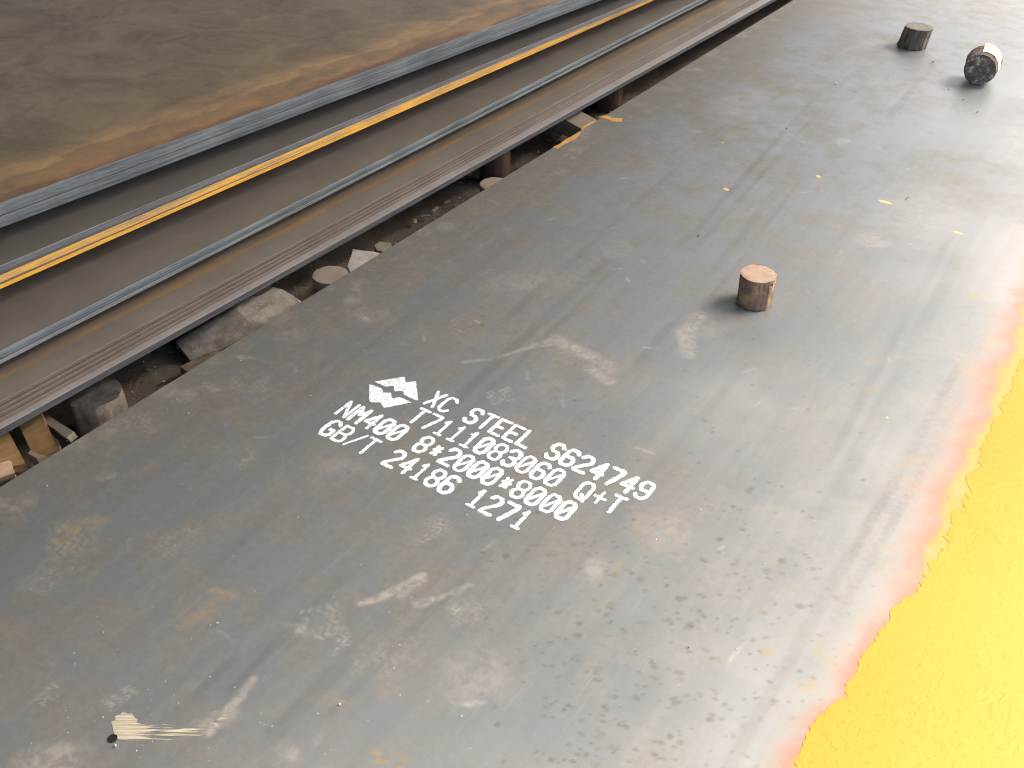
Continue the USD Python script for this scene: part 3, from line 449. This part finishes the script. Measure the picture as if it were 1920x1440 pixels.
# timbers between the bundles, deep in the dark
for z0, z1, x, under in ((.0656, .0956, -1.25, 'thin grey-edged'), (.1258, .1908, -1.45, 'yellow-edged'), (.2336, .2886, -1.6, 'rusty topmost')):
    for y, where in ((-1.6, 'near'), (1.2, 'middle'), (4.2, 'far')):
        tag(obj('spacer_timber', trimesh.creation.box(extents=(.7, .09, z1 - z0 - .001), transform=trimesh.transformations.translation_matrix((x - .2, y, G + (z0 + z1) / 2))), M['wood_grey']), f'timber spacer deep in shade under the {under} bundle, at its {where} part', 'timber')

# ------------------------------------------------------------------ logs
def log(name, label, r0, r1, h, bark, cut, loc, R=None, seed=1, rough=.05, ridges=0.0, lean=(0, 0), squash=1.0, cut2=None, tilt_top=0.0, cat='log', group=None, n=72, m=16):
    """a sawn round of wood: bark with its own relief, two cut faces"""
    t = thing(name, label, cat, loc, 0, group, R)
    a = np.linspace(0, 2 * math.pi, n, endpoint=False); z = np.linspace(0, 1, m)
    A, Zz = np.meshgrid(a, z)
    base = (fbm(np.stack([np.cos(A) * 1.1, np.sin(A) * 1.1, Zz * .4 + seed * 5], -1), 3, seed) - .5) * 2 * rough * 1.4
    rid = ridges * (fbm(np.stack([np.cos(A) * 7, np.sin(A) * 7, Zz * 1.6 + seed * 5], -1), 3, seed + 5) - .5) * 2
    r = (r0 + (r1 - r0) * Zz) * (1 + base + rid)
    V = np.stack([r * np.cos(A) + lean[0] * Zz, r * np.sin(A) * squash + lean[1] * Zz, Zz * h + Zz * tilt_top * np.cos(A) * r0 + .002 * np.where((Zz == 0), 0, (noise(np.stack([A * 6, 0 * A, Zz * 9 + seed], -1), seed) - .5))], -1)
    idx = np.arange(n * m).reshape(m, n); j = (np.arange(n) + 1) % n
    q = np.stack([idx[:-1, :], idx[:-1, :][:, j], idx[1:, :][:, j], idx[1:, :]], -1).reshape(-1, 4)
    obj('bark', (V.reshape(-1, 3), q), bark, t, smooth=40)
    def cap(ring, sgn, mm):
        c = ring.mean(0); rr = [c[None]]; f = []
        for s_ in (.12, .3, .5, .7, .88, 1.0):
            k_ = c + (ring - c) * s_; k_[:, 2] = np.where(s_ < 1, c[2], k_[:, 2]); k_[:, 2] += sgn * (.0012 if s_ < 1 else -.0006) + (noise(np.c_[k_[:, :2] * 60, k_[:, 2] * 0 + seed], seed + 2) - .5) * .0008; rr.append(k_)
        f += [[0, 1 + i, 1 + (i + 1) % n] for i in range(n)]
        for b in range(5):
            o_ = 1 + b * n
            for i in range(n): f += [[o_ + i, o_ + n + i, o_ + n + (i + 1) % n], [o_ + i, o_ + n + (i + 1) % n, o_ + (i + 1) % n]]
        f = np.array(f); obj('cut_face', (np.vstack(rr), f if sgn > 0 else f[:, ::-1]), mm, t, smooth=30)
    cap(V[-1], 1, cut); cap(V[0], -1, cut2 or cut)
    return t
zt = .0022
p = at(1412, 567); l1 = log('log', 'short upright log with pinkish sawn top and patchy bark, nearest the lettering', .0468, .047, .081, M['bark_patchy'], M['cut_pink'], (p[0] + .002, p[1] + .004, G + zt), seed=3, rough=.06, ridges=.08, lean=(-.004, .004))
ct = p + [.002, .004, zt]
for k_, (a, z0, z1, w) in enumerate(((-.42, .03, .066, .010), (-.20, .046, .076, .008), (-.62, .004, .03, .008))):   # loose bark flakes on its right side
    d = np.array([math.cos(a), math.sin(a)]); b = trimesh.creation.box(extents=(.004, w, z1 - z0)); b = b.subdivide(); b.vertices += (fbm(b.vertices * 120, 2, k_)[:, None] - .5) * .005
    b.apply_transform(trimesh.transformations.rotation_matrix(a, (0, 0, 1))); b.apply_translation((d[0] * .047 - .003, d[1] * .047 + .003, (z0 + z1) / 2)); tag(obj('bark_flake', b, M['cut_pink'] if k_ < 2 else M['bark_patchy'], l1, smooth=30))
p = at(1707, 88); log('log', 'upright grey log with furrowed bark standing at the far end', .060, .059, .082, M['bark_grey'], M['cut_grey'], (p[0] + .0, p[1] + .012, G + zt), seed=5, rough=.05, ridges=.13, lean=(.010, .010), squash=1.0)
# the lying log: axis points at the camera side
p = at(1836, 158); r3 = .060; ax = np.array([.10, -1.0, -.06]); ax /= np.linalg.norm(ax); sx = np.cross([0, 0, 1.0], ax); sx /= np.linalg.norm(sx); sy = np.cross(ax, sx)
R3 = np.stack([sx, sy, ax], 1)
l3 = log('log', 'short log lying on its side, dark speckled sawn end and cream painted bark', r3 * 1.1, r3, .10, M['dark_bark'], M['speckled_end'], (p[0] - ax[0] * .08 - .012, p[1] - ax[1] * .09 - .012, G + r3 * 1.1 + zt), R=R3, seed=9, rough=.06, ridges=.05)
# cream paint over its upper right flank
a = np.linspace(math.radians(-25), math.radians(100), 30); zz = np.linspace(-.004, .070, 9); A, Zz = np.meshgrid(a, zz)
rr = (r3 * 1.115 - r3 * .1 * Zz / .1) * (1.03 + .10 * (fbm(np.stack([A * 2, Zz * 30, 0 * A], -1), 3, 4) - .5))
V = np.stack([rr * np.cos(A + math.pi), rr * np.sin(A), Zz + .0 * A], -1)
V = np.stack([rr * np.cos(A), rr * np.sin(A), Zz], -1)
V[-1, :, :2] *= .97
ii = np.arange(V[..., 0].size).reshape(A.shape); cq = np.stack([ii[:-1, :-1], ii[:-1, 1:], ii[1:, 1:], ii[1:, :-1]], -1).reshape(-1, 4)
obj('painted_bark', (V.reshape(-1, 3), cq), M['cream_bark'], l3, smooth=40)

# ------------------------------------------------------------------ what lies in the gap
def rock(name, label, pts, m, cat='stone', seed=1, rough=.012, sub=3):
    h = trimesh.convex.convex_hull(np.array(pts, float)); c = h.bounds.mean(0); c[2] = h.bounds[0][2]
    for _ in range(sub): h = h.subdivide()
    h.vertices += h.vertex_normals * ((fbm(h.vertices * 28, 4, seed) - .5) * rough * 2)[:, None]
    t = thing(name, label, cat, c); h.apply_translation(-c); obj('body', h, m, t, smooth=28); return t
GZ_ = -G
def col(px_pts, ztop, zbot, spread=1.06):
    top_ = np.array([at(x, y, ztop) for x, y in px_pts]); c = top_.mean(0); low_ = c + (top_ - c) * spread; low_[:, 2] = zbot + G
    return np.vstack([top_, low_])
# standing rounds that carry the stack and the plate
p = at(620, 515, -.022); log('log', 'dusty upright log with pale round top, tight beside the plate edge', .052, .050, .108, M['bark_dusty'], M['cut_dust'], (p[0], p[1], 0), seed=11, rough=.02, ridges=.02, cat='log')
p = at(930, 345, -.018); log('log', 'pale round log top half hidden by the plate edge', .054, .052, .112, M['bark_dusty'], M['cut_dust'], (p[0], p[1], 0), seed=12, rough=.02)
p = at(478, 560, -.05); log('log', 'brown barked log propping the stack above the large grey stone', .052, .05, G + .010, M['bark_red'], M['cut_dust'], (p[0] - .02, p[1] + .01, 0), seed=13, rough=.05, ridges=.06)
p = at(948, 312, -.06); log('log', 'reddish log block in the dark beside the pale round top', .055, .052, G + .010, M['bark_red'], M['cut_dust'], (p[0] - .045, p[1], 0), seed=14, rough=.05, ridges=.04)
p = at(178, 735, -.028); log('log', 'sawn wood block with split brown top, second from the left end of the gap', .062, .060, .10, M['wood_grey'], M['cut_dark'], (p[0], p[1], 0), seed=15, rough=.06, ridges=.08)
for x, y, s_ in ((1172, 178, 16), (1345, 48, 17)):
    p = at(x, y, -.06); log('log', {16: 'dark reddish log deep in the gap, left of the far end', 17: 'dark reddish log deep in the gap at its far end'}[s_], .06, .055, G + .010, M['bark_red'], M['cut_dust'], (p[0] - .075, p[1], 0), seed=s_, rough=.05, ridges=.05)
rock('stone', 'large dusty grey stone slanting down beside the brown log', np.vstack([col([(440, 578), (462, 555), (512, 538), (548, 552), (578, 578), (505, 612), (468, 606)], -.028, -.045, 1.0), [at(330, 640, -.085), at(400, 600, -.06), at(360, 680, -.11), at(520, 640, -.11), at(600, 600, -.12), at(430, 560, -.12), at(340, 660, -.13)]]), M['stone_grey'], seed=3, rough=.006)
rock('stone', 'pale angular white stone next to the round log top', np.vstack([col([(652, 500), (662, 468), (700, 472), (726, 480), (690, 502), (660, 516)], -.035, -.125, 1.1)]), M['stone_white'], seed=4, rough=.004)
rock('stone', 'small tan pebble right of the white angular stone', col([(702, 460), (712, 453), (733, 455), (736, 462), (722, 472), (708, 470)], -.075, -.125, 1.0), M['stone_grey'], seed=5, rough=.004, sub=2)
rock('stone', 'low dark slab half buried left of the large grey stone', col([(338, 688), (372, 668), (430, 648), (430, 668), (362, 705)], -.085, -.14, 1.1), M['bark_dusty'], 'slab', seed=6, rough=.003, sub=2)
def board(name, label, a, b, w, h, m, cat, roll=0.0, end=None):
    a, b = np.asarray(a, float), np.asarray(b, float); d = b - a; L = np.linalg.norm(d); d /= L; s_ = np.cross([0, 0, 1.0], d); s_ /= np.linalg.norm(s_); u = np.cross(d, s_)
    s2 = s_ * math.cos(roll) + u * math.sin(roll); u2 = np.cross(d, s2)
    t = thing(name, label, cat, a, 0, None, np.stack([d, s2, u2], 1))
    bx = trimesh.creation.box(extents=(L, w, h)); bx.apply_translation((L / 2, 0, 0)); 
    for _ in range(3): bx = bx.subdivide()
    bx.vertices += (np.stack([fbm(bx.vertices * [10, 60, 60] + k_ * 9, 3, k_) for k_ in range(3)], 1) - .5) * [.008, .004, .004]
    obj('body', bx, m, t, smooth=30); return t
board('wood_block', 'pale freshly split wood block at the left end of the gap', at(-50, 905, -.035), at(25, 880, -.035), .032, .032, M['wood_light'], 'wood block', .5)
board('plank', 'short yellowish plank leaning in the gap near its left end', at(38, 745, -.02), at(92, 858, -.05), .052, .022, M['wood_orange'], 'plank', .25)
board('plank', 'narrow yellowish plank leaning left of the wider one', at(-20, 790, -.03), at(28, 880, -.06), .045, .02, M['wood_orange'], 'plank', -.1)
board('stick', 'round grey stick poking out from under the stack', at(55, 765, -.07), at(136, 820, -.012), .018, .016, M['wood_grey'], 'stick', .3)
rock('slab', 'flat dusty chip of board between the plank and the stick', col([(52, 850), (66, 828), (108, 824), (112, 832), (104, 846), (70, 860)], -.04, -.062, 1.0), M['wood_grey'], 'board', seed=8, rough=.002, sub=2)
board('timber', 'dusty squared timber crossing the gap beneath the ochre drip', at(1045, 215, -.048), at(1130, 262, -.048), .10, .06, M['cut_dust'], 'timber', 0)
for x, y, L, a_, s_ in ((790, 405, .03, .5, 1), (812, 395, .025, 1.4, 2), (778, 418, .02, 2.2, 3), (835, 380, .02, .9, 4)):
    p = at(x, y, -.115)
    board('bark_chip', {1: 'curled bark chip on the dirt beside the pale pebble', 2: 'narrow bark chip just right of the curled one', 3: 'smallest bark chip at the plate edge', 4: 'rightmost bark chip on the dirt in the gap'}[s_], p, p + [L * math.cos(a_), L * math.sin(a_), .006], .010, .004, M['wood_grey'], 'bark chip', .3)
gv = []
for q in range(1100):
    y = RNG.uniform(-.7, 2.6); x = RNG.uniform(-.75, -.42)
    gv.append(grain((x, y, -.004 + RNG.uniform(0, .012)), RNG.choice([.002, .004, .007, .013], p=[.5, .35, .12, .03]), 5000 + q, .7))
tag(obj('rubble', trimesh.util.concatenate(gv), M['stone_grey']), 'loose grit and crumbs scattered on the dirt in the gap', 'rubble', kind='stuff')
